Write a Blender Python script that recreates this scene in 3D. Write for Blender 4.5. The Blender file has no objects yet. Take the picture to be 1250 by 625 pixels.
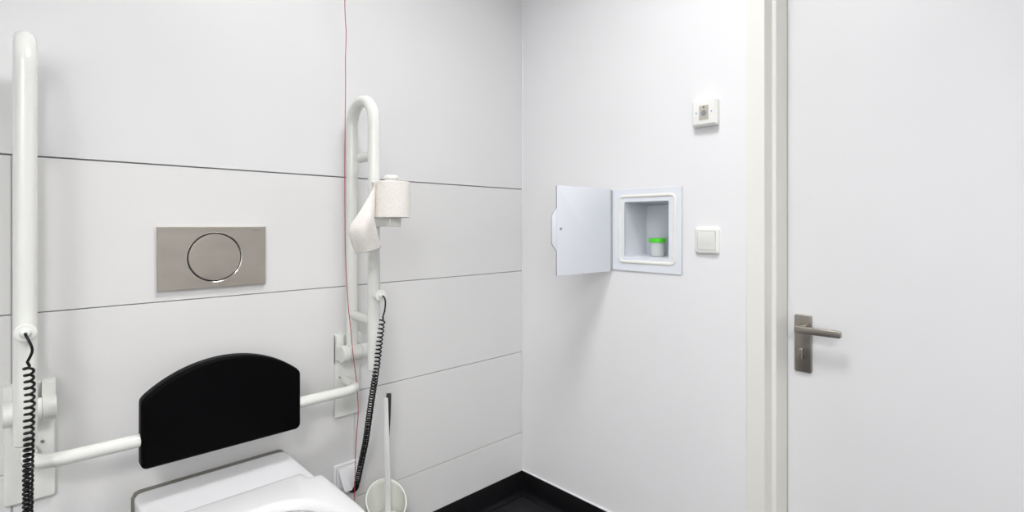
import bpy, bmesh, math, random
from mathutils import Vector, Matrix
random.seed(4)
SC = bpy.context.scene
COL = SC.collection
PI = math.pi

# ------------------------------------------------------------------ materials
def mat(name, col, rough=.5, metal=0., bump=0., bscale=200., var=0., vscale=6., coat=0., trans=0., spec=.5, ior=1.5, stretch=None):
    m = bpy.data.materials.new(name); m.use_nodes = True
    nt = m.node_tree; b = nt.nodes['Principled BSDF']
    b.inputs['Roughness'].default_value = rough
    b.inputs['Metallic'].default_value = metal
    b.inputs['Coat Weight'].default_value = coat
    b.inputs['Coat Roughness'].default_value = .08
    b.inputs['Transmission Weight'].default_value = trans
    b.inputs['Specular IOR Level'].default_value = spec
    b.inputs['IOR'].default_value = ior
    tc = nt.nodes.new('ShaderNodeTexCoord')
    mp = nt.nodes.new('ShaderNodeMapping'); nt.links.new(tc.outputs['Object'], mp.inputs[0])
    if stretch: mp.inputs['Scale'].default_value = stretch
    n = nt.nodes.new('ShaderNodeTexNoise'); n.inputs['Scale'].default_value = vscale; n.inputs['Detail'].default_value = 4
    nt.links.new(mp.outputs[0], n.inputs['Vector'])
    r = nt.nodes.new('ShaderNodeValToRGB')
    r.color_ramp.elements[0].position = .3; r.color_ramp.elements[1].position = .7
    r.color_ramp.elements[0].color = tuple(c * (1 - var) for c in col) + (1,)
    r.color_ramp.elements[1].color = tuple(min(1, c * (1 + var)) for c in col) + (1,)
    nt.links.new(n.outputs['Fac'], r.inputs[0]); nt.links.new(r.outputs[0], b.inputs['Base Color'])
    if bump:
        n2 = nt.nodes.new('ShaderNodeTexNoise'); n2.inputs['Scale'].default_value = bscale; n2.inputs['Detail'].default_value = 3
        nt.links.new(mp.outputs[0], n2.inputs['Vector'])
        bp = nt.nodes.new('ShaderNodeBump'); bp.inputs['Strength'].default_value = bump; bp.inputs['Distance'].default_value = .001
        nt.links.new(n2.outputs['Fac'], bp.inputs['Height']); nt.links.new(bp.outputs[0], b.inputs['Normal'])
    return m

M = dict(
    wallR=mat('white_plaster_paint', (.85, .85, .855), .62, bump=.05, bscale=140, var=.006),
    wallL=mat('white_laminate_panel', (.750, .745, .733), .38, bump=.02, bscale=90, var=.006),
    wallU=mat('white_laminate_upper', (.755, .75, .75), .38, bump=.02, bscale=90, var=.006),
    groove=mat('panel_joint', (.36, .35, .34), .8),
    seam=mat('panel_seam_strip', (.60, .60, .59), .5),
    ceil=mat('ceiling_paint', (.85, .85, .85), .8),
    floor=mat('black_vinyl_floor', (.012, .011, .014), .55, bump=.15, bscale=900, var=.35, vscale=420),
    skirt=mat('black_vinyl_skirting', (.004, .004, .005), .5, bump=.1, bscale=900, spec=.25),
    seal=mat('white_sealant', (.9, .9, .92), .35),
    frame=mat('cream_frame_paint', (.84, .835, .775), .35, bump=.01),
    leaf=mat('white_door_laminate', (.79, .79, .797), .4, bump=.05, bscale=160, var=.005),
    rubber=mat('grey_rubber', (.45, .45, .44), .7),
    tube=mat('ivory_powder_coat', (.75, .76, .715), .18, bump=.01, coat=.3),
    tubedk=mat('dark_joint_ring', (.35, .35, .32), .6),  # darker grey for hinge washers, tube end caps and the socket insert gap
    bracket=mat('ivory_plastic', (.75, .76, .72), .3),
    pad=mat('black_foam_skin', (.0012, .0012, .0016), .5, bump=.03, bscale=500, spec=.06),
    ceramic=mat('white_ceramic', (.79, .79, .80), .10, coat=.3),
    seat=mat('white_glossy_seat', (.73, .73, .73), .16, coat=.15),
    gasket=mat('grey_beige_silicone', (.20, .195, .165), .6),
    steel=mat('brushed_stainless', (.54, .495, .435), .36, metal=1., bump=.03, bscale=60, var=.07, vscale=9, stretch=(1, 1, 2.2)),
    chrome=mat('polished_rim', (.8, .79, .77), .12, metal=1.),
    dark=mat('dark_gap', (.02, .02, .02), .5),
    nickel=mat('satin_nickel_handle', (.40, .37, .33), .34, metal=1., bump=.02, var=.05, vscale=30),
    paper=mat('recycled_tissue', (.80, .765, .71), .95, bump=1.0, bscale=130, var=.065, vscale=110, stretch=(1, 1, 3.6)),
    core=mat('cardboard_core', (.45, .36, .26), .9),
    red=mat('red_cord', (.42, .045, .07), .6),
    cable=mat('black_cable', (.003, .003, .0035), .4, spec=.3),
    cab=mat('pale_blue_white_metal', (.80, .825, .875), .35, bump=.01),
    cabedge=mat('cabinet_cut_edge', (.22, .23, .25), .5),
    foam=mat('cream_gasket', (.84, .83, .76), .7),
    green=mat('green_lid', (.07, .62, .015), .35),
    cup=mat('clear_frosted_cup', (.95, .98, .97), .25, trans=.6, ior=1.2),
    sw=mat('switch_plastic', (.87, .87, .835), .3),
    swr=mat('switch_rocker_plastic', (.85, .85, .815), .35),
    sens=mat('beige_sensor', (.50, .475, .41), .5),
    sensd=mat('grey_sensor_dot', (.25, .26, .29), .35),
    blue=mat('blue_screw', (.35, .45, .75), .3, metal=.4),
    pot=mat('brush_holder_plastic', (.70, .715, .65), .4),
    brushw=mat('white_handle', (.75, .75, .73), .35),
    bristle=mat('white_bristles', (.85, .85, .84), .9, bump=.5, bscale=600),
    logo=mat('etched_mark', (.30, .31, .34), .5, metal=.5),
    socket=mat('socket_plastic', (.82, .82, .83), .3),
    lamp=None,
)

# ------------------------------------------------------------------ mesh helpers
def bm_new(): return bmesh.new()

def box(bm, x0, x1, y0, y1, z0, z1, bev=0., seg=3, mi=0):
    r = bmesh.ops.create_cube(bm, size=1.)
    vs = r['verts']
    for v in vs:
        v.co = Vector((x0 if v.co.x < 0 else x1, y0 if v.co.y < 0 else y1, z0 if v.co.z < 0 else z1))
    fs = set(f for v in vs for f in v.link_faces)
    for f in fs: f.material_index = mi
    if bev:
        es = list(set(e for v in vs for e in v.link_edges))
        r2 = bmesh.ops.bevel(bm, geom=es, offset=bev, segments=seg, profile=.5, affect='EDGES')
        for f in r2['faces']: f.material_index = mi

def roundrect(w, h, r, n=6):
    pts = []
    for cx, cy, a0 in ((w/2-r, h/2-r, 0), (-w/2+r, h/2-r, 90), (-w/2+r, -h/2+r, 180), (w/2-r, -h/2+r, 270)):
        for i in range(n+1):
            a = math.radians(a0 + 90*i/n); pts.append((cx + r*math.cos(a), cy + r*math.sin(a)))
    return pts

def prism(bm, pts, mp, t0, t1, bev=0., seg=3, mi=0):
    """extrude 2-D outline pts; mp(u, v, t) -> 3-D; bevel rounds both rims by insetting rings"""
    n = len(pts)
    cu = sum(p[0] for p in pts)/n; cv = sum(p[1] for p in pts)/n
    def off(d):
        out = []
        for i in range(n):
            a = Vector(pts[i-1]); b = Vector(pts[i]); c = Vector(pts[(i+1) % n])
            d1 = (b-a); d2 = (c-b)
            if d1.length < 1e-9: d1 = d2
            if d2.length < 1e-9: d2 = d1
            d1.normalize(); d2.normalize()
            n1 = Vector((-d1.y, d1.x)); n2 = Vector((-d2.y, d2.x)); nn = (n1+n2)
            if nn.length < 1e-6: nn = n1
            nn.normalize(); k = max(.4, nn.dot(n1))
            out.append(b + nn*(d/k))
        return out
    s = 1 if t1 > t0 else -1
    rings = []
    if bev:
        for i in range(seg+1):
            a = PI/2*i/seg; rings.append((bev*(1-math.sin(a)), t0 + s*bev*(1-math.cos(a))))
        for i in range(seg+1):
            a = PI/2*i/seg; rings.append((bev*(1-math.cos(a)), t1 - s*bev*(1-math.sin(a))))
    else: rings = [(0, t0), (0, t1)]
    R = [[bm.verts.new(mp(p[0], p[1], t)) for p in off(d)] for d, t in rings]
    fs = []
    for a, b in zip(R, R[1:]):
        for i in range(n): fs.append(bm.faces.new((a[i], a[(i+1) % n], b[(i+1) % n], b[i])))
    fs.append(bm.faces.new(R[0][::-1])); fs.append(bm.faces.new(R[-1]))
    for f in fs: f.material_index = mi

def smooth_path(pts, n=8):
    P = [Vector(p) for p in pts]; out = []
    for i in range(len(P)-1):
        p0 = P[max(0, i-1)]; p1 = P[i]; p2 = P[i+1]; p3 = P[min(len(P)-1, i+2)]
        for k in range(n):
            t = k/n
            out.append(.5*((2*p1) + (p2-p0)*t + (2*p0-5*p1+4*p2-p3)*t*t + (3*p1-p0-3*p2+p3)*t**3))
    out.append(P[-1]); return out

def frames(path):
    T = []
    for i in range(len(path)):
        a = path[max(0, i-1)]; b = path[min(len(path)-1, i+1)]; T.append((b-a).normalized())
    up = Vector((0, 0, 1)) if abs(T[0].z) < .9 else Vector((1, 0, 0))
    N = [(up - T[0]*up.dot(T[0])).normalized()]
    for i in range(1, len(T)):
        v = N[-1] - T[i]*N[-1].dot(T[i]); N.append(v.normalized())
    return T, N

def tube(bm, path, r, seg=20, cap=True, rnd=0., mi=0):
    path = [Vector(p) for p in path]
    T, N = frames(path)
    rad = r if callable(r) else (lambda t: r)
    rings = []
    n = len(path)
    def ring(c, t, nn, rr):
        b = t.cross(nn); return [bm.verts.new(c + (nn*math.cos(2*PI*k/seg) + b*math.sin(2*PI*k/seg))*rr) for k in range(seg)]
    if rnd:
        for i in range(5):
            a = PI/2*i/4
            rings.append(ring(path[0] + T[0]*rnd*(1-math.cos(a)), T[0], N[0], rad(0)-rnd+rnd*math.sin(a)))
        inner = path[1:-1]; ids = range(1, n-1)
        for c, i in zip(inner, ids): rings.append(ring(c, T[i], N[i], rad(i/(n-1))))
        for i in range(5):
            a = PI/2*(4-i)/4
            rings.append(ring(path[-1] - T[-1]*rnd*(1-math.cos(a)), T[-1], N[-1], rad(1)-rnd*(1-math.sin(a))))
    else:
        for i in range(n): rings.append(ring(path[i], T[i], N[i], rad(i/(n-1))))
    fs = []
    for a, b in zip(rings, rings[1:]):
        for k in range(seg): fs.append(bm.faces.new((a[k], a[(k+1) % seg], b[(k+1) % seg], b[k])))
    if cap:
        fs.append(bm.faces.new(rings[0][::-1])); fs.append(bm.faces.new(rings[-1]))
    for f in fs: f.material_index = mi

def lathe(bm, prof, mp, seg=48, closed=False, mi=0):
    """prof = [(r, t)...]; mp(u, v, t) -> 3-D"""
    R = []
    for r, t in prof:
        if r < 1e-7: R.append([bm.verts.new(mp(0, 0, t))])
        else: R.append([bm.verts.new(mp(r*math.cos(2*PI*k/seg), r*math.sin(2*PI*k/seg), t)) for k in range(seg)])
    for a, b in zip(R, R[1:]):
        for k in range(seg):
            k2 = (k+1) % seg
            if len(a) == 1 and len(b) == 1: continue
            if len(a) == 1: f = bm.faces.new((a[0], b[k2], b[k]))
            elif len(b) == 1: f = bm.faces.new((a[k], a[k2], b[0]))
            else: f = bm.faces.new((a[k], a[k2], b[k2], b[k]))
            f.material_index = mi

def obj(name, bm, m, parent=None, smooth=True, ang=35):
    bmesh.ops.recalc_face_normals(bm, faces=bm.faces[:])
    me = bpy.data.meshes.new(name); bm.to_mesh(me); bm.free()
    for mm in (m if isinstance(m, (list, tuple)) else [m]): me.materials.append(mm)
    if smooth:
        for p in me.polygons: p.use_smooth = True
        me.set_sharp_from_angle(angle=math.radians(ang))
    o = bpy.data.objects.new(name, me); COL.objects.link(o)
    if parent is not None: o.parent = parent; o.matrix_parent_inverse = Matrix.Translation(-parent.location) if parent.type == 'EMPTY' else Matrix()
    return o

def thing(name, label, cat, loc, group=None):
    o = bpy.data.objects.new(name, None); COL.objects.link(o); o.location = loc
    o.empty_display_size = .05
    o['label'] = label; o['category'] = cat
    if group: o['group'] = group
    return o
def tag(o, label, cat, group=None):
    o['label'] = label; o['category'] = cat
    if group: o['group'] = group
def struct(name, bm, m, parent=None, label=None, **k):
    o = obj(name, bm, m, parent, **k); o['kind'] = 'structure'
    if label: o['label'] = label
    return o
XYZ = lambda u, v, t: (u, v, t)

# ------------------------------------------------------------------ room shell
H = 2.6; RX = -3.3; RY = -3.1
b = bm_new(); box(b, RX, .35, RY, .12, -.1, 0); struct('floor', b, M['floor'], label='black speckled vinyl floor', smooth=False)
b = bm_new(); box(b, RX, .35, RY, .12, H, H+.1); struct('ceiling', b, M['ceil'], label='white ceiling', smooth=False)
L1, L2, L3, L4, SK = 1.305, .954, .607, .261, .096
XA, XB = -1.579, -.775
# panelled wall
b = bm_new(); box(b, RX-.1, 0, .010, .12, 0, H); wl = struct('wall_left', b, M['groove'], label='white laminate panelled wall behind the toilet', smooth=False)
def panel(x0, x1, z0, z1, m, g=.0011, gt=None):
    b = bm_new(); box(b, x0+(g if x0 > RX else 0), x1-(g if x1 < 0 else 0), 0, .012, z0+g, z1-(gt or g), .0006, 1)
    p = struct('wall_panel', b, M[m], wl, smooth=False)
for z0, z1 in ((0, L4), (L4, L3), (L3, L2), (L2, L1)):
    gt = .0024 if z1 == L1 else None
    panel(RX-.1, XA, z0, z1, 'wallL', gt=gt); panel(XB, 0, z0, z1, 'wallL', gt=gt)
panel(XA, XB, 0, L2, 'wallL'); panel(XA, XB, L2, L1, 'wallL', gt=.0024)
panel(RX-.1, 0, L1, H, 'wallU')
b = bm_new(); box(b, XB-.004, XB+.004, -.0008, .010, SK, L1-.002, .0004, 1); struct('seam_strip', b, M['seam'], wl, smooth=False)
b = bm_new(); box(b, XA-.002, XA+.002, -.0004, .010, SK, L1-.002); struct('seam_strip', b, M['groove'], wl, smooth=False)
# door wall with the niche and the door opening
NY0, NY1, NZ0, NZ1 = -.700, -.510, 1.030, 1.240
DY0, DY1, DZ = -1.990, -.960, 2.15
b = bm_new()
def wr(y0, y1, z0, z1, x1=.22): box(b, 0, x1, y0, y1, z0, z1)
wr(NY1, .12, 0, H); wr(NY0, NY1, 0, NZ0); wr(NY0, NY1, NZ1, H); wr(DY1, NY0, 0, H)
wr(DY0, DY1, DZ, H); wr(RY-.1, DY0, 0, H)
struct('wall_right', b, M['wallR'], label='smooth white painted wall with the door', smooth=False)
b = bm_new(); box(b, RX-.1, RX, RY, 0, 0, H); struct('wall_far_left', b, M['wallR'], smooth=False)
b = bm_new(); box(b, RX-.1, 0, RY-.1, RY, 0, H); struct('wall_behind', b, M['wallR'], smooth=False)
# corner sealant, skirtings with a coved foot
b = bm_new(); box(b, -.005, 0, -.005, 0, SK, H, .0018, 2); struct('trim_1', b, M['seal'], label='white sealant line up the room corner')
def skirt_profile():
    p = [(0, SK), (-.003, SK), (-.004, SK-.002), (-.004, .022)]
    for i in range(1, 8):
        a = PI/2*i/7; p.append((-.004-.020*(1-math.cos(a)), .022-.0215*math.sin(a)))
    p += [(-.0245, -.001), (0, -.001)]
    return p
b = bm_new(); prism(b, skirt_profile()[::-1], lambda u, v, t: (t, u, v), RX, 0)
struct('baseboard_left', b, M['skirt'], label='black coved vinyl skirting under the panelled wall')
b = bm_new(); prism(b, skirt_profile()[::-1], lambda u, v, t: (u, t, v), -.948, 0)
struct('baseboard_right', b, M['skirt'], label='black coved vinyl skirting under the door wall')
b = bm_new(); box(b, -.0055, 0, -.948, -.004, SK-.001, SK+.0042, .0016, 2); struct('trim_2', b, M['seal'], label='thin white sealant bead on top of the black skirting')

# door frame: stepped profile in plan, swept up both sides and over the top
b = bm_new()
prof = [(-.004, -.948), (-.004, -.9965), (-.0025, -.998), (.050, -.999), (.0505, -1.0060), (.0520, -1.0088), (.055, -1.0105), (.139, -1.0125), (.16, -1.0125), (.16, -1.0), (.004, -.995), (.004, -.948)]
prism(b, prof, lambda u, v, t: (u, v, t), 0, DZ-.04)
prism(b, [(p[0], -2.944-p[1]) for p in prof][::-1], lambda u, v, t: (u, v, t), 0, DZ-.04)
box(b, -.004, .16, -1.996, -.948, DZ-.04, DZ+.02, .001, 1)
box(b, .05, .16, -1.94, -1.0, DZ-.052, DZ-.039)
struct('trim_3', b, M['frame'], label='cream painted stepped door frame', ang=25)
b = bm_new(); box(b, .137, .1405, -1.0145, -1.0118, .01, DZ-.06); struct('trim_4', b, M['rubber'], label='thin grey rubber seal beside the door leaf')
b = bm_new(); box(b, .140, .180, -1.9395, -1.0045, .008, DZ-.055, .0015, 1)
door = struct('door_1', b, M['leaf'], label='plain white door leaf with a nickel lever handle')
# handle: backplate > lever, thumb turn
PYc, LX = -1.0585, .140
b = bm_new(); prism(b, [(u*.0475, v*.172) for u, v in [(p[0]/.0475, p[1]/.172) for p in roundrect(.0475, .172, .0055)]], lambda u, v, t: (t, PYc+u, .795+v), LX, LX-.009, .0025)
hp = obj('door_handle', b, M['nickel'], door); hp['label'] = 'satin nickel backplate'
b = bm_new()
tube(b, [(LX-.008, -1.061, .846), (LX-.02, -1.061, .846), (LX-.052, -1.061, .846)], lambda t: .0095, 24)
tube(b, [(LX-.008, -1.061, .846), (LX-.012, -1.061, .846)], .0125, 24)
prism(b, roundrect(.121, .0205, .006), lambda u, v, t: (t, -1.1090+u, .8435+v), LX-.046, LX-.059, .0028)
obj('lever', b, M['nickel'], hp)
b = bm_new(); tube(b, [(LX-.008, -1.0570, .767), (LX-.0105, -1.0570, .767)], .0095, 24)
prism(b, roundrect(.0125, .034, .0045), lambda u, v, t: (t, -1.0565+u, .767+v), LX-.010, LX-.030, .0018)
obj('thumb_turn', b, M['nickel'], hp)

# ------------------------------------------------------------------ sample hatch (recessed cabinet)
CY0, CY1, CZ0, CZ1 = -.740, -.467, .988, 1.279
cab = thing('wall_cabinet', 'small pale blue-white hatch cabinet recessed in the wall, its door swung open', 'cabinet', (0, (CY0+CY1)/2, CZ0))
OY0, OY1, OZ0, OZ1 = -.692, -.519, 1.038, 1.232
# flange = ring between outer rounded rectangle and opening
def ring_plate(bm, yc, zc, outer, inner, x0, x1, bev=.0012, mi=0, mie=None):
    no = len(outer)
    def rg(pts, x, d): 
        out = []
        for u, v in pts: out.append(bm.verts.new((x, yc+u*(1-d/.15), zc+v*(1-d/.15))))
        return out
    a = rg(outer, x0, 0); c = rg(outer, x1+bev, 0); d = rg(outer, x1, bev); e = rg(inner, x1, -bev); f = rg(inner, x1+bev, 0); g = rg(inner, x0, 0)
    R = [a, c, d, e, f, g, a]
    for j, (p, q) in enumerate(zip(R, R[1:])):
        for i in range(no):
            fc = bm.faces.new((p[i], p[(i+1) % no], q[(i+1) % no], q[i])); fc.material_index = mi if (mie is None or j != 0) else mie
oc = ((OY0+OY1)/2 - (CY0+CY1)/2, (OZ0+OZ1)/2 - (CZ0+CZ1)/2)
yc, zc = (CY0+CY1)/2, (CZ0+CZ1)/2
b = bm_new()
outer = roundrect(CY1-CY0, CZ1-CZ0, .005)
inner = [(u+oc[0], v+oc[1]) for u, v in roundrect(OY1-OY0, OZ1-OZ0, .004)]
ring_plate(b, yc, zc, outer, inner, 0, -.004, .0008, 0, 1)
flange = obj('flange', b, [M['cab'], M['cabedge']], cab)
# box of the niche: side walls and a back panel, standing inside the wall opening
b = bm_new()
t = .003; D = .138
box(b, -.002, D, OY0-t, OY0, OZ0-t, OZ1+t); box(b, -.002, D, OY1, OY1+t, OZ0-t, OZ1+t)
box(b, -.002, D, OY0, OY1, OZ0-t, OZ0); box(b, -.002, D, OY0, OY1, OZ1, OZ1+t)
box(b, D, D+.003, OY0-t, OY1+t, OZ0-t, OZ1+t)
obj('niche_box', b, M['cab'], cab, smooth=False)
b = bm_new(); prism(b, roundrect(OY1-OY0-.012, OZ1-OZ0-.014, .004), lambda u, v, t: (t, (OY0+OY1)/2+u, (OZ0+OZ1)/2+v), D, D-.003, .0008)
obj('back_hatch', b, M['cab'], cab)
b = bm_new()
for (y0, y1, z0, z1) in ((OY1-.0062, OY1-.0045, OZ0+.006, OZ1-.006), (OY0+.006, OY1-.006, OZ1-.0065, OZ1-.0055)):
    box(b, D-.0006, D, y0, y1, z0, z1)
obj('hatch_gap', b, M['cabedge'], cab, smooth=False)
# cream gasket on the flange
b = bm_new()
gy, gz = -.6065, 1.1365
go = roundrect(.215, .232, .014, 8); gpath = [Vector((-.0045, gy+u, gz+v)) for u, v in go]; n = len(gpath)
S = 10; R = []
for i in range(n):
    T_ = (gpath[(i+1) % n]-gpath[i-1]).normalized(); nx = Vector((1, 0, 0)); s = T_.cross(nx)
    R.append([b.verts.new(gpath[i] + s*.0052*math.cos(2*PI*k/S) + nx*.0032*math.sin(2*PI*k/S)) for k in range(S)])
for i in range(n):
    for k in range(S): b.faces.new((R[i][k], R[i][(k+1) % S], R[(i+1) % n][(k+1) % S], R[(i+1) % n][k]))
gk = obj('gasket', b, M['foam'], cab); gk['label'] = 'cream rubber gasket'
# door of the hatch: swung out a little over ninety degrees about the hinge
b = bm_new()
W, HH = .2785, .300
hz = 1.1325
HGX, HGY = -.010, CY1+.002
ang = math.radians(3.5)
dx = Vector((-math.cos(ang), math.sin(ang), 0)); dn = Vector((math.sin(ang), math.cos(ang), 0))
def DM(u, v, t):
    p = Vector((HGX, HGY, hz)) + dx*(u) + dn*t; return (p.x, p.y, p.z+v)
prism(b, [(u+W/2, v) for u, v in roundrect(W, HH, .005)], DM, 0, .0045, .0008)
cd = obj('cabinet_door', b, [M['cab'], M['cabedge']], cab)
for p in cd.data.polygons:
    n_ = p.normal
    if abs(n_.dot(dn)) < .5: p.material_index = 1
b = bm_new()
ol = [(W-.004, -.070), (W+.0005, -.068), (W+.019, -.045), (W+.021, -.040), (W+.021, .045), (W+.019, .050), (W+.0005, .073), (W-.004, .075)]
prism(b, ol, DM, .0008, .0038, .0006, 2)
gr = obj('grip', b, M['cab'], cd)
# bent-back rim of the grip
b = bm_new(); rim = [Vector(DM(u, v, .004)) for u, v in ol[1:-1]]
tube(b, rim, .0010, 8); obj('grip_rim', b, M['cabedge'], cd)
b = bm_new(); lathe(b, [(0, -.0012), (.0042, -.0012), (.0050, -.0004), (.0050, .001)], lambda u, v, t: DM(W-.019+u, .006+v, t), 20)
lathe(b, [(0, -.0018), (.0018, -.0016), (.002, -.001)], lambda u, v, t: DM(W-.019+u, .006+v, t), 12)
obj('lock', b, M['nickel'], cd)
b = bm_new()
tube(b, [(HGX, HGY, hz-HH/2+.004), (HGX, HGY, hz+HH/2-.004)], .0032, 14)
box(b, HGX, 0, HGY-.0015, HGY+.0015, hz-HH/2+.006, hz+HH/2-.006)
obj('hinge', b, M['rubber'], cab)
# sample cup
cx_, cy_ = .085, -.598
cup = thing('specimen_cup', 'clear plastic sample cup with bright green screw lid inside the wall cabinet', 'cup', (cx_, cy_, OZ0))
cm = lambda u, v, t: (cx_+u, cy_+v, OZ0+.0004+t)
b = bm_new()
lathe(b, [(0, 0), (.0225, 0), (.0245, .0015), (.0275, .054), (.0275, .060), (.0262, .060), (.0235, .004), (0, .003)], cm, 48)
obj('cup_body', b, M['cup'], cup)
b = bm_new()
R0 = .0305
pr = [(0, .0655), (R0-.004, .0655), (R0-.001, .0645), (R0, .062), (R0, .0515), (R0-.0012, .0505), (R0-.0022, .0505)]
lathe(b, pr, cm, 72)
obj('lid', b, M['green'], cup)['label'] = 'bright green screw lid'

# ------------------------------------------------------------------ switches on the door wall
def face_map(y, z): return lambda u, v, t: (t, y+u, z+v)
sy, sz = -.826, 1.1015
s = thing('light_switch', 'square cream-white rocker light switch on the wall between cabinet and door frame', 'switch', (0, sy, sz-.042))
b = bm_new()
def rings_loft(bm, rings, mp, close0=False, close1=True):
    RR = [[bm.verts.new(mp(u, v, t)) for u, v in pts] for pts, t in rings]
    n = len(RR[0])
    for a, c in zip(RR, RR[1:]):
        for i in range(n): bm.faces.new((a[i], a[(i+1) % n], c[(i+1) % n], c[i]))
    if close1: bm.faces.new(RR[-1])
    if close0: bm.faces.new(RR[0][::-1])
rings_loft(b, [(roundrect(.080, .086, .010), 0), (roundrect(.080, .086, .010), -.003), (roundrect(.0785, .0845, .010), -.0055), (roundrect(.075, .081, .009), -.0080), (roundrect(.069, .075, .007), -.0102), (roundrect(.062, .066, .004), -.0115), (roundrect(.060, .062, .003), -.0112), (roundrect(.060, .062, .003), -.006)], face_map(sy, sz), True, True)
obj('switch_frame', b, M['sw'], s)
b = bm_new(); prism(b, roundrect(.0572, .0592, .002), lambda u, v, t: (t - .0022*(v/.03), sy+u, sz+v), -.006, -.0125, .0014)
obj('rocker', b, M['swr'], s)

sy, sz = -.824, 1.502
s = thing('sensor_unit', 'white surface-mounted sensor box with a beige window, high above the light switch', 'sensor', (0, sy, sz-.042))
b = bm_new(); prism(b, roundrect(.080, .084, .007), face_map(sy, sz), 0, -.020, .003); obj('back_box', b, M['sw'], s)
b = bm_new(); prism(b, roundrect(.071, .074, .003), face_map(sy, sz+.001), -.019, -.024, .001); obj('cover_plate', b, M['sw'], s)
b = bm_new(); prism(b, roundrect(.030, .045, .0015), face_map(sy, sz), -.0238, -.0250, .0004)
w = obj('sensor_window', b, M['sens'], s); w['label'] = 'beige sensor window'
b = bm_new(); lathe(b, [(0, -.0262), (.006, -.0262), (.0085, -.0258), (.009, -.0248)], lambda u, v, t: (t, sy+u, sz-.001+v), 28); obj('sensor_eye', b, M['sensd'], w)
b = bm_new(); lathe(b, [(0, -.0255), (.0026, -.0255), (.0028, -.0248)], lambda u, v, t: (t, sy+u, sz+.0165+v), 14); obj('indicator', b, M['dark'], w)
for q in (-.0245, .0245):
    b = bm_new(); lathe(b, [(0, -.0252), (.0024, -.0250), (.0028, -.0238)], lambda u, v, t: (t, sy+q+u, sz+.001+v), 14); obj('screw', b, M['blue'], s)

# ------------------------------------------------------------------ flush plate
fx0, fx1, fz0, fz1 = -1.315, -1.055, .982, 1.146
fc, fzc = (fx0+fx1)/2, (fz0+fz1)/2
fp = thing('flush_plate', 'rectangular brushed steel flush plate with one round button above the backrest', 'flush plate', (fc, 0, fz0))
W, HH = fx1-fx0, fz1-fz0
b = bm_new()
N = 96
def rect_at(a, w, h):
    c, s_ = math.cos(a), math.sin(a); k = min(w/2/abs(c) if abs(c) > 1e-6 else 9, h/2/abs(s_) if abs(s_) > 1e-6 else 9); return (c*k, s_*k)
ca = math.atan2(HH/2, W/2)
angs = sorted(set([2*PI*i/N for i in range(N)] + [ca, PI-ca, PI+ca, 2*PI-ca]))
def circ(r): return [(r*math.cos(a), r*math.sin(a)) for a in angs]
def rect(d): return [rect_at(a, W-2*d, HH-2*d) for a in angs]
bt = -.002
rings_loft(b, [(rect(0), 0), (rect(0), -.0105), (rect(.0015), -.012), (circ(.0675), -.012)], lambda u, v, t: (fc+u, t, fzc+v+(0)), False, False)
obj('cover_plate', b, M['steel'], fp, ang=30)
b = bm_new(); rings_loft(b, [(circ(.0675), -.012), (circ(.0668), -.0128), (circ(.0655), -.0122), (circ(.0648), -.009), (circ(.0648), -.004)], lambda u, v, t: (fc+u, t, fzc+v), False, False)
obj('button_rim', b, M['chrome'], fp, ang=60)
b = bm_new(); rings_loft(b, [(circ(.0650), -.0035), (circ(.02), -.0035)], lambda u, v, t: (fc+u, t, fzc+v), True, True)
obj('button_well', b, M['dark'], fp)
b = bm_new(); rings_loft(b, [(circ(.0625), -.004), (circ(.0625), -.0122), (circ(.0612), -.0134), (circ(.059), -.0136)], lambda u, v, t: (fc+u, t, fzc+v), True, True)
obj('flush_button', b, M['steel'], fp)
cu = bpy.data.curves.new('brand_mark', 'FONT'); cu.body = 'GEBERIT'; cu.size = .0058; cu.extrude = .00008; cu.align_x = 'CENTER'
to = bpy.data.objects.new('brand_mark_tmp', cu); COL.objects.link(to)
dg = bpy.context.evaluated_depsgraph_get(); me = bpy.data.meshes.new_from_object(to.evaluated_get(dg)); bpy.data.objects.remove(to)
me.materials.clear(); me.materials.append(M['logo'])
me.transform(Matrix.Translation((fx1-.026, -.01205, fz1-.0125)) @ Matrix.Rotation(PI/2, 4, 'X'))
bo = bpy.data.objects.new('brand_mark', me); COL.objects.link(bo); bo.parent = fp; bo.matrix_parent_inverse = Matrix.Translation(-fp.location)

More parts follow.
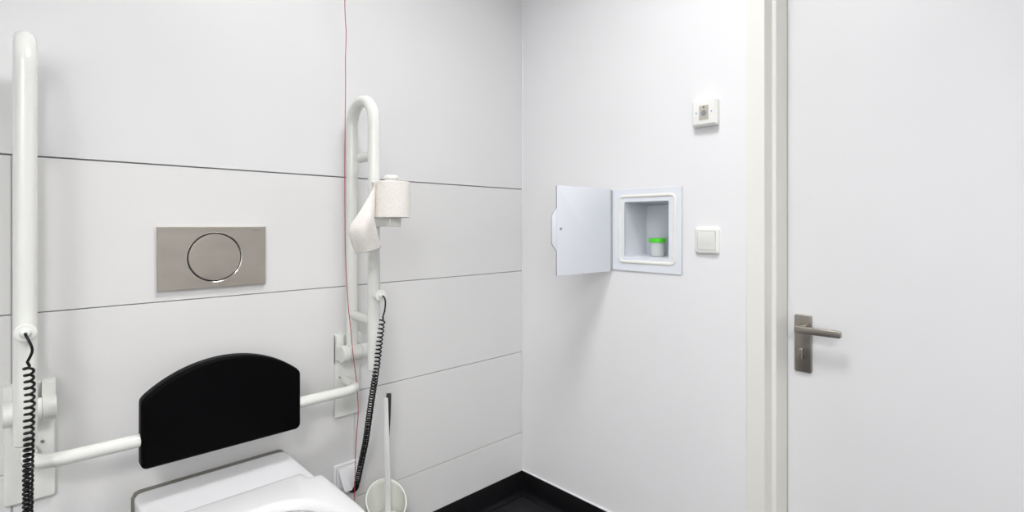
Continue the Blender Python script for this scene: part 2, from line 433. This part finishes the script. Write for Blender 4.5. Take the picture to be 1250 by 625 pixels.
# ------------------------------------------------------------------ folding grab rails
YR, YF = -.040, -.180       # rear and front leg of the folded-up loop
def arc_loop(x):
    p = [(x, YR, .760), (x, YR, .90), (x, YR, 1.15), (x, YR, 1.40), (x, YR, 1.452)]
    c = (YR+YF)/2; r = (YR-YF)/2
    for i in range(1, 24):
        a = PI*i/24; p.append((x, c+r*math.cos(a), 1.460+r*math.sin(a)))
    p += [(x, YF, 1.452), (x, YF, 1.40), (x, YF, 1.1), (x, YF, .80), (x, YF, .722)]
    return p
def grab_rail(xb, xr, label):
    g = thing('grab_rail', label, 'grab rail', (xb, 0, .54), 'folded-up grab rails on the panelled wall')
    b = bm_new(); prism(b, roundrect(.084, .262, .006), lambda u, v, t: (xb+u, t, .671+v), 0, -.014, .004); obj('wall_bracket', b, M['bracket'], g)
    # raised shoulder above the hinge
    b = bm_new()
    for sx in (-1, 1):
        c = xb+sx*.0305
        prism(b, [(-.0, .803), (-.014, .803), (-.020, .800), (-.023, .794), (-.024, .770), (-.050, .770), (-.050, .730), (-.024, .728), (-.012, .712), (0, .712)][::-1], lambda u, v, t: (t, u, v), c-.0115, c+.0115, 0)
        tube(b, [(c-.0122, -.052, .750), (c+.0118, -.052, .750)], .0262, 32, rnd=.0025)
    obj('hinge_housing', b, M['bracket'], g)
    b = bm_new(); tube(b, [(xb-.0188, -.052, .750), (xb+.0188, -.052, .750)], .0248, 32); obj('hinge_barrel', b, M['tube'], g)
    for sx in (-1, 1):
        b = bm_new(); tube(b, [(xb+sx*.0188-.0006, -.052, .750), (xb+sx*.0188+.0006, -.052, .750)], .0253, 32); obj('hinge_washer', b, M['tubedk'], g)
    b = bm_new(); tube(b, arc_loop(xr), .0180, 28); 
    rl = obj('rail', b, M['tube'], g)
    for yj in (YF, YR):
        b = bm_new(); tube(b, [(xr, yj, 1.4394), (xr, yj, 1.4400)], .01808, 28); obj('tube_joint', b, M['bracket'], g)
    b = bm_new(); tube(b, [(xr, YF, .7195), (xr, YF, .7225)], .0155, 28); obj('end_cap', b, M['tubedk'], g)
    b = bm_new(); tube(b, [(xr, YR-.004, .868), (xr, (YR+YF)/2, .867), (xr, YF+.006, .866)], .0142, 24); obj('cross_bar', b, M['tube'], g)
    b = bm_new(); tube(b, [(xr, YF+.006, 1.357), (xr, -.14, 1.357), (xr, -.090, 1.357)], .0145, 24, rnd=.004); obj('buffer_peg', b, M['tube'], g)
    # push-button boss at the rail tip, cable leaves its centre
    b = bm_new(); tube(b, [(xr, YF+.006, .945), (xr, YF-.018, .945), (xr, YF-.038, .945)], .0150, 24)
    lathe(b, [(.0166, 0), (.0172, -.002), (.0172, -.0045), (.0160, -.0062), (.0090, -.0068), (.0078, -.0085), (.0074, -.0125), (.0055, -.0138), (0, -.0138)], lambda u, v, t: (xr+u, YF-.037+t, .945+v), 36)
    obj('cable_boss', b, M['tube'], g)
    return g
grab_rail(-1.550, -1.559, 'ivory folded-up grab rail nearest the left edge, with nothing hung on it')
grab_rail(-.805, -.805, 'ivory folded-up grab rail on the corner side of the toilet, carrying the paper roll')

# coiled call cables
def coil(name, label, lead, core, R, rw, pitches, end):
    th = thing(name, label, 'cable', end, 'black coiled cables hanging from the grab rails')
    P = smooth_path(core, 24)
    L = [0.]
    for a, c in zip(P, P[1:]): L.append(L[-1]+(c-a).length)
    T, N = frames(P)
    tot = L[-1]; s = 0.; ph = 0.; hel = []; i = 0
    SEG = 14
    while s < tot:
        while i < len(L)-2 and L[i+1] < s: i += 1
        f = (s-L[i])/max(1e-9, L[i+1]-L[i]); c = P[i].lerp(P[i+1], f); nn = N[i].lerp(N[i+1], f).normalized(); tt = T[i].lerp(T[i+1], f).normalized(); bb = tt.cross(nn)
        q = s/tot
        rr = R*min(1, ph/ (PI*.8)) if ph < PI*.8 else R
        rr *= 1 + .05*math.sin(ph*.37)
        hel.append(c + (nn*math.cos(ph) + bb*math.sin(ph))*rr)
        pit = pitches[0]*(1-q) + pitches[1]*q if len(pitches) == 2 else (pitches[0]*(1-q*2)+pitches[1]*q*2 if q < .5 else pitches[1]*(2-2*q)+pitches[2]*(2*q-1))
        s += pit/SEG; ph += 2*PI/SEG
    Ld = smooth_path(lead, 6)[:-1]
    path = Ld + hel[2:]
    b = bm_new(); tube(b, path, rw, 8); obj('coiled_cord', b, M['cable'], th)
    return th
xr = -.805
c1 = coil('coiled_cable', 'black coiled cable from the corner-side grab rail down to the wall socket',
     [(xr, -.230, .945), (xr, -.236, .944), (-.8035, -.241, .938), (-.803, -.243, .924), (-.805, -.243, .905), (-.809, -.242, .890), (-.810, -.240, .884)],
     [(-.809, -.238, .883), (-.812, -.229, .827), (-.816, -.219, .748), (-.817, -.211, .713), (-.814, -.195, .675), (-.806, -.160, .599), (-.791, -.105, .485), (-.787, -.065, .394), (-.790, -.046, .330)],
     .0078, .0021, (.0130, .0096, .0068), (-.79, -.02, .30))
b = bm_new(); tube(b, smooth_path([(-.790, -.046, .333), (-.791, -.041, .314), (-.796, -.032, .304), (-.804, -.022, .306)], 5), lambda t: .0085-.001*t, 16, rnd=.002)
obj('plug', b, M['cable'], c1)
xr = -1.559
c2 = coil('coiled_cable', 'black coiled cable hanging down the leftmost grab rail',
     [(xr, -.230, .945), (xr, -.237, .944), (-1.556, -.243, .937), (-1.551, -.246, .923), (-1.550, -.246, .912), (-1.554, -.246, .900), (-1.557, -.245, .893)],
     [(-1.555, -.244, .888), (-1.553, -.229, .831), (-1.554, -.217, .765), (-1.554, -.209, .731), (-1.5545, -.195, .695), (-1.555, -.165, .621), (-1.555, -.145, .572), (-1.557, -.095, .43), (-1.558, -.045, .33)],
     .0066, .0024, (.0140, .0112, .0108), (-1.558, -.02, .30))
b = bm_new(); tube(b, smooth_path([(-1.558, -.045, .335), (-1.558, -.036, .312), (-1.558, -.02, .303), (-1.558, -.0005, .303)], 5), .0075, 16); obj('plug', b, M['cable'], c2)

# ------------------------------------------------------------------ padded backrest on its two bent bars
bk = thing('backrest', 'black padded toilet backrest with arched top on two bent ivory bars', 'backrest', (-1.184, -.115, .585))
b = bm_new()
pc = -1.184; hw = .182
zb, zs, zt = .586, .748, .817
pts = []
def arcp(cx, cz, r, a0, a1, n=6): return [(cx+r*math.cos(math.radians(a0+(a1-a0)*i/n)), cz+r*math.sin(math.radians(a0+(a1-a0)*i/n))) for i in range(n+1)]
r = .014
pts += arcp(-hw+r, zb+r, r, 180, 270); pts += arcp(hw-r, zb+r, r, 270, 360)
sag = zt-zs-.001; Rr = ((hw-.004)**2+sag**2)/(2*sag); cz = zt-Rr
a1 = math.degrees(math.asin((hw-.010)/Rr))
top = [(Rr*math.sin(math.radians(a)), cz+Rr*math.cos(math.radians(a))) for a in [a1-2*a1*i/36 for i in range(37)]]
pts += [(hw, zs-.012), (hw-.0012, zs-.005), (hw-.004, zs-.0005)] + top + [(-hw+.004, zs-.0005), (-hw+.0012, zs-.005), (-hw, zs-.012)]
prism(b, pts, lambda u, v, t: (pc+u, t, v), -.092, -.133, .0085, 5)
obj('pad', b, M['pad'], bk, ang=50)
for sx in (-1, 1):
    x0 = -.812 if sx > 0 else -1.552
    p = [(x0, -.0135, .652), (x0, -.045, .652), (x0, -.060, .652)]
    rr = .052
    for i in range(1, 10):
        a = PI/2*i/9; p.append((x0-sx*rr*(1-math.cos(a)), -.060-rr*math.sin(a), .652))
    p += [(x0-sx*(rr+.02), -.1122, .652), (pc+sx*(hw+.03), -.1125, .652), (pc+sx*(hw-.01), -.1125, .652)]
    b = bm_new(); tube(b, p, .0150, 24); obj('support_bar', b, M['tube'], bk)
    b = bm_new(); lathe(b, [(0, -.019), (.003, -.019), (.0035, -.0135)], lambda u, v, t: (x0-sx*.022+u, t, .668+v), 12); obj('screw', b, M['nickel'], bk)

# ------------------------------------------------------------------ toilet roll and its holder
hx = -.805; rx, ry = -.807, -.281
th = thing('toilet_paper_holder', 'ivory paper roll holder arm clamped to the corner-side grab rail', 'roll holder', (hx, YF, 1.16))
b = bm_new(); box(b, hx-.018, hx+.018, -.300, YF+.010, 1.146, 1.170, .002, 2); box(b, hx-.0182, hx+.0182, -.3035, -.298, 1.1458, 1.1702, .0012, 2)
obj('arm', b, M['tube'], th)
b = bm_new(); lathe(b, [(0, 1.166), (.0165, 1.166), (.0165, 1.278), (.0175, 1.280), (.0205, 1.2815), (.0215, 1.285), (.0205, 1.2895), (.0185, 1.291), (0, 1.2915)], lambda u, v, t: (rx+u, ry+v, t), 36)
obj('spindle', b, M['tube'], th)
RR_ = .0535; z0, z1 = 1.1715, 1.2725
b = bm_new()
lathe(b, [(.0195, z0), (RR_-.0015, z0), (RR_, z0+.0015), (RR_+.0003, (z0+z1)/2), (RR_, z1-.0015), (RR_-.0015, z1), (.0195, z1), (.0195, z0)], lambda u, v, t: (rx+u, ry+v, t), 72)
roll = obj('toilet_paper_roll', b, M['paper'])
tag(roll, 'beige recycled toilet paper roll on the rail holder with a loose end hanging', 'toilet paper')
b = bm_new(); lathe(b, [(.0178, z0+.0005), (.0194, z0+.0005), (.0194, z1+.0003), (.0178, z1+.0003), (.0178, z0+.0005)], lambda u, v, t: (rx+u, ry+v, t), 36); obj('cardboard_core', b, M['core'], roll)
# loose sheet: two long edges, top and bottom, drooping off the roll
A = [(-.8605, -.281, 1.2715), (-.8625, -.291, 1.266), (-.873, -.298, 1.248), (-.890, -.301, 1.222), (-.907, -.302, 1.196), (-.924, -.301, 1.171), (-.940, -.298, 1.146), (-.937, -.292, 1.118), (-.926, -.285, 1.096), (-.914, -.280, 1.074)]
B = [(-.8600, -.281, 1.1730), (-.8615, -.289, 1.1735), (-.8680, -.297, 1.172), (-.8690, -.300, 1.163), (-.8675, -.302, 1.153), (-.8640, -.302, 1.141), (-.8600, -.300, 1.129), (-.8545, -.296, 1.117), (-.848, -.291, 1.106), (-.8365, -.284, 1.091)]
A = smooth_path(A, 6); B = smooth_path(B, 6); NV = 20
b = bm_new(); G = []
for i, (p, q) in enumerate(zip(A, B)):
    row = []
    f = i/(len(A)-1)
    for k in range(NV+1):
        v = k/NV; c = p.lerp(q, v); nrm = Vector((-.35, -.93, .1))
        c = c + nrm*(.011*math.sin(PI*v)*min(1, f*2.2) + .0025*math.sin(9*v+5*f)*f) + Vector((0, 0, -.010))*math.sin(PI*v)*max(0, f-.5)
        row.append(b.verts.new(c))
    G.append(row)
for a, c in zip(G, G[1:]):
    for k in range(NV): b.faces.new((a[k], a[k+1], c[k+1], c[k]))
sh = obj('loose_sheet', b, M['paper'], roll, ang=80)
md = sh.modifiers.new('thick', 'SOLIDIFY'); md.thickness = .0006

# ------------------------------------------------------------------ red alarm cord
cp = [(-.848, -.080, H), (-.846, -.080, 2.2), (-.848, -.080, 1.839), (-.8435, -.080, 1.74), (-.846, -.080, 1.66), (-.8455, -.080, 1.589), (-.847, -.080, 1.45), (-.848, -.080, 1.3), (-.8475, -.082, 1.087),
      (-.845, -.086, .988), (-.841, -.089, .900), (-.834, -.090, .836), (-.827, -.092, .753), (-.815, -.090, .669), (-.806, -.084, .576), (-.809, -.080, .50), (-.813, -.080, .425), (-.814, -.078, .345), (-.817, -.076, .26), (-.815, -.076, .16), (-.815, -.076, .10)]
b = bm_new(); tube(b, smooth_path(cp, 6), .00125, 8)
ac = obj('alarm_pull_cord', b, M['red']); tag(ac, 'thin red alarm pull cord hanging from ceiling past the grab rail', 'pull cord')

# ------------------------------------------------------------------ socket low on the wall
sx_, sz_ = -.808, .345
so = thing('wall_socket', 'white splashproof wall socket with flap beside the toilet, coiled cable plugged in', 'socket', (sx_, 0, .30))
WM = lambda u, v, t: (sx_+u, t, sz_+v)
b = bm_new(); prism(b, roundrect(.086, .086, .008), WM, 0, -.009, .004); obj('socket_frame', b, M['socket'], so)
b = bm_new(); prism(b, roundrect(.066, .068, .004), WM, -.008, -.0125, .0015); obj('socket_insert', b, M['socket'], so)
b = bm_new(); prism(b, roundrect(.0685, .0705, .004), WM, -.0086, -.0092, 0); obj('insert_gap', b, M['tubedk'], so)
b = bm_new(); fl = [(-.020, -.040), (-.017, -.0425), (.010, -.0425), (.013, -.040), (.0265, .022), (.0265, .027), (-.0285, .027), (-.0285, .022)]
fl = [(-.018, -.036), (-.014, -.038), (.012, -.038), (.016, -.036), (.027, .010), (.028, .028), (-.028, .028), (-.028, .010)]
prism(b, fl, lambda u, v, t: (sx_+u, t+(v-.028)*.28, sz_+v), -.0125, -.0175, .0018)
obj('flap', b, M['socket'], so)

# ------------------------------------------------------------------ brush and holder
bx, by, rb = -.727, -.118, .0635
bh = thing('brush_holder', 'white round toilet brush holder with slanted rim on the floor by the skirting', 'brush holder', (bx, by, 0))
b = bm_new(); SEG = 64
lean = .35
def slz(u, v, zc_): return zc_ + (.62*v + .16*u)*1.0
prof = [(0, 0, 0), (rb*.86, 0, 0), (rb*.9, .004, 0), (rb*.95, .15, 0), (rb, .276, 1), (rb+.0004, .2785, 1), (rb-.0022, .2795, 1), (rb-.0042, .2785, 1), (rb-.0046, .269, 1), (rb*.87, .15, 0), (rb*.8, .010, 0), (0, .008, 0)]
R = []
for r_, z_, k_ in prof:
    if r_ == 0: R.append([b.verts.new((bx, by, z_+.001))]); continue
    ring = []
    for k in range(SEG):
        a = 2*PI*k/SEG; u, v = r_*math.cos(a), r_*math.sin(a)
        ring.append(b.verts.new((bx+u, by+v, (slz(u, v, z_) if k_ else z_)+.001)))
    R.append(ring)
for a, c in zip(R, R[1:]):
    for k in range(SEG):
        k2 = (k+1) % SEG
        if len(a) == 1: b.faces.new((a[0], c[k2], c[k]))
        elif len(c) == 1: b.faces.new((a[k], a[k2], c[0]))
        else: b.faces.new((a[k], a[k2], c[k2], c[k]))
obj('holder_cup', b, M['pot'], bh, ang=50)
br = thing('toilet_brush', 'white toilet brush with slim flat handle and black grip, standing in its holder', 'brush', (bx, by, .012))
b = bm_new()
def rectsweep(bm, P, w, d, yaw=0):
    R = []
    cdir = Vector((math.cos(yaw), math.sin(yaw), 0)); n_ = Vector((-math.sin(yaw), math.cos(yaw), 0))
    for p, wi, di in zip(P, w, d):
        p = Vector(p); R.append([bm.verts.new(p+cdir*a*wi/2+n_*c*di/2) for a, c in ((-1, -.8), (-.8, -1), (.8, -1), (1, -.8), (1, .8), (.8, 1), (-.8, 1), (-1, .8))])
    for a, c in zip(R, R[1:]):
        for k in range(8): bm.faces.new((a[k], a[(k+1) % 8], c[(k+1) % 8], c[k]))
    bm.faces.new(R[0][::-1]); bm.faces.new(R[-1])
yaw = math.radians(-38)
rectsweep(b, [(bx+.008, by+.004, .10), (bx+.008, by+.004, .25), (bx+.006, by+.006, .42), (bx+.003, by+.008, .588), (bx+.003, by+.008, .600)], [.0175, .0170, .0155, .0135, .0125], [.010, .010, .009, .008, .007], yaw)
obj('handle', b, M['brushw'], br)
b = bm_new()
rectsweep(b, [(bx+.0135, by+.008, .465), (bx+.0155, by+.010, .54), (bx+.0165, by+.014, .604), (bx+.0165, by+.014, .610)], [.001, .009, .0150, .0140], [.003, .007, .010, .009], yaw)
obj('grip_insert', b, M['dark'], br)['label'] = 'black tapering grip'
b = bm_new()
lathe(b, [(0, .232), (.012, .232), (.044, .223), (.047, .217), (.044, .214), (0, .214)], lambda u, v, t: (bx+u, by+v, t), 40)
obj('splash_disc', b, M['brushw'], br)
b = bm_new()
pr = [(0, .035)]
for i in range(13): pr.append((.036*math.sin(PI*(.12+.76*i/12))**.6, .035+.115*i/12))
pr.append((0, .152)); lathe(b, pr, lambda u, v, t: (bx+u*(1+.05*math.sin(900*t)), by+v, t), 40)
obj('bristles', b, M['bristle'], br)

# ------------------------------------------------------------------ toilet
tcx = -1.184
tl = thing('toilet', 'white wall-hung toilet with open seat ring and no lid, below the backrest', 'toilet', (tcx, 0, .12))
def outline(a, yr, ys, yf, cr=.02, n=120, ex=2.3):
    p = [(0, yr)]
    p += [(a-cr+cr*math.sin(t), yr-cr+cr*math.cos(t)) for t in [PI/2*i/8 for i in range(9)]]
    p.append((a, ys))
    for i in range(1, 25):
        t = PI/2*i/24; p.append((a*max(0, math.cos(t))**(2/ex), ys-(ys-yf)*max(0, math.sin(t))**(2/ex)))
    q = [(-u, v) for u, v in p[::-1]][1:]
    p = p + q[:-1]
    return resample(p, n)
def resample(p, n):
    P = [Vector(v) for v in p]; m = len(P)
    L = [0]
    for i in range(m): L.append(L[-1]+(P[(i+1) % m]-P[i]).length)
    out = []; j = 0
    for k in range(n):
        s = L[-1]*k/n
        while L[j+1] < s: j += 1
        f = (s-L[j])/(L[j+1]-L[j]); out.append(tuple(P[j].lerp(P[(j+1) % m], f)))
    return out
def opening(a, yc_, bb, n=120, ex=2.4):
    p = []
    for i in range(160):
        t = 2*PI*i/160
        c, s_ = math.sin(t), math.cos(t)
        p.append((a*math.copysign(abs(c)**(2/ex), c), yc_+bb*math.copysign(abs(s_)**(2/ex), s_)))
    return resample(p, n)
TM = lambda u, v, t: (tcx+u, v, t)
hw = .182
b = bm_new()
rings = [(outline(.085, -.012, -.20, -.36, .02), .12), (outline(.120, -.012, -.26, -.46, .02), .125), (outline(.140, -.012, -.30, -.52, .02), .16),
         (outline(.160, -.012, -.36, -.60, .02), .26), (outline(.175, -.012, -.42, -.66, .02), .36), (outline(.181, -.012, -.45, -.69, .02), .43), (outline(hw, -.012, -.45, -.70, .02), .470),
         (outline(hw, -.012, -.45, -.70, .02), .480), (outline(hw-.0012, -.0132, -.45, -.699, .019), .4855), (outline(hw-.004, -.016, -.45, -.696, .017), .4888), (outline(hw-.008, -.020, -.45, -.692, .015), .490),
         (outline(hw-.016, -.028, -.45, -.68, .012), .490),
         (opening(.125, -.50, .155), .490), (opening(.121, -.50, .151), .487), (opening(.119, -.50, .149), .46), (opening(.112, -.49, .145), .40), (opening(.085, -.46, .115), .32), (opening(.05, -.43, .07), .27), (opening(.03, -.42, .045), .26)]
rings_loft(b, rings, TM, True, True)
obj('bowl', b, M['ceramic'], tl, ang=60)
b = bm_new()
gs = [(u, v) for u, v in outline(hw+.0005, -.012, -.45, -.70, .02) if v > -.10]
# gasket: thin plate between ceramic and wall
prism(b, [(hw+.002, .10), (hw+.002, .475), (hw-.004, .487), (hw-.014, .4905), (-hw+.014, .4905), (-hw+.004, .487), (-hw-.002, .475), (-hw-.002, .20), (-.10, .10), (.10, .10)][1:] , lambda u, v, t: (tcx+u, t, v), 0, -.0135, 0)
obj('wall_gasket', b, M['gasket'], tl)['label'] = 'grey-beige sealing strip at the wall'
# seat ring with its hinge block
def seat_outline(d, n=160):
    a = .1835-d; ar = .148-d; yr = -.226-d; ys = -.268-d
    p = [(0, yr)]; cr = .010
    p += [(ar-cr+cr*math.sin(t), yr-cr+cr*math.cos(t)) for t in [PI/2*i/6 for i in range(7)]]
    p += [(ar+.001, -.254-d), (ar+.004, -.262-d*.8), (ar+.010, -.2655-d*.9)]
    c2 = .014
    p += [(a-c2*.6+c2*.6*math.sin(t), -.2665-d-c2+c2*math.cos(t)) for t in [PI/2*i/6 for i in range(7)]]
    p.append((a, -.45))
    for i in range(1, 25):
        t = PI/2*i/24; p.append((a*max(0, math.cos(t))**(2/2.3), -.45-(.255-d)*max(0, math.sin(t))**(2/2.3)))
    q = [(-u, v) for u, v in p[::-1]][1:]
    return resample(p+q[:-1], n)
sop = lambda d: opening(.124+d, -.490, .142+d, 160)
b = bm_new()
rings_loft(b, [(sop(-.001), .4935), (seat_outline(.004), .4912), (seat_outline(.001), .4935), (seat_outline(0), .499), (seat_outline(.0012), .5045), (seat_outline(.0045), .5085), (seat_outline(.010), .5110), (seat_outline(.022), .5125),
               (sop(.018), .5120), (sop(.010), .5100), (sop(.003), .5045), (sop(0), .4985), (sop(-.001), .4935)], TM, False, False)
bmesh.ops.remove_doubles(b, verts=b.verts[:], dist=1e-6)
obj('seat_ring', b, M['seat'], tl, ang=60)

# ------------------------------------------------------------------ room lamp and an added fill lamp
def ceiling_lamp(x, y, r, power, label, col=(.995, .992, 1), spread=145):
    m = bpy.data.materials.new('lamp_diffuser'); m.use_nodes = True
    t = thing('ceiling_lamp', label, 'lamp', (x, y, H), 'ceiling lamps')
    b = bm_new(); lathe(b, [(r+.012, 0), (r+.012, -.022), (r+.008, -.026), (r, -.026), (r, -.012), (0, -.012)], lambda u, v, tt: (x+u, y+v, H+tt), 48); obj('housing', b, M['bracket'], t)
    L = bpy.data.lights.new('lamp_light', 'AREA'); L.shape = 'DISK'; L.size = 2*r*.97; L.energy = power; L.color = col; L.spread = math.radians(spread)
    lo = bpy.data.objects.new('lamp_light', L); COL.objects.link(lo); lo.location = (x, y, H-.018)
    lo.parent = t; lo.matrix_parent_inverse = Matrix.Translation(-t.location)
ceiling_lamp(-.92, -1.02, .30, 17.6, 'round white ceiling lamp above the toilet room')
ceiling_lamp(-2.6, -2.6, .35, 64, 'added unseen fill lamp on the ceiling behind the camera')  # fill lamp added out of view to even out the wall brightness

w = bpy.data.worlds.new('World'); SC.world = w; w.use_nodes = True
w.node_tree.nodes['Background'].inputs[0].default_value = (.9, .95, 1, 1); w.node_tree.nodes['Background'].inputs[1].default_value = .3

# ------------------------------------------------------------------ camera
cd_ = bpy.data.cameras.new('camera'); co = bpy.data.objects.new('camera', cd_); COL.objects.link(co)
co.location = (-1.569, -1.571, 1.15); co.rotation_euler = (PI/2, 0, -math.atan2(.692, .722))
cd_.sensor_width = 36; cd_.lens = 629/1250*36; cd_.shift_y = -(312.5-275)/1250; cd_.clip_start = .02
SC.camera = co
SC.view_settings.view_transform = 'Standard'; SC.view_settings.look = 'None'; SC.view_settings.gamma = 1
SC.view_settings.use_curve_mapping = False
SC.view_settings.exposure = 0
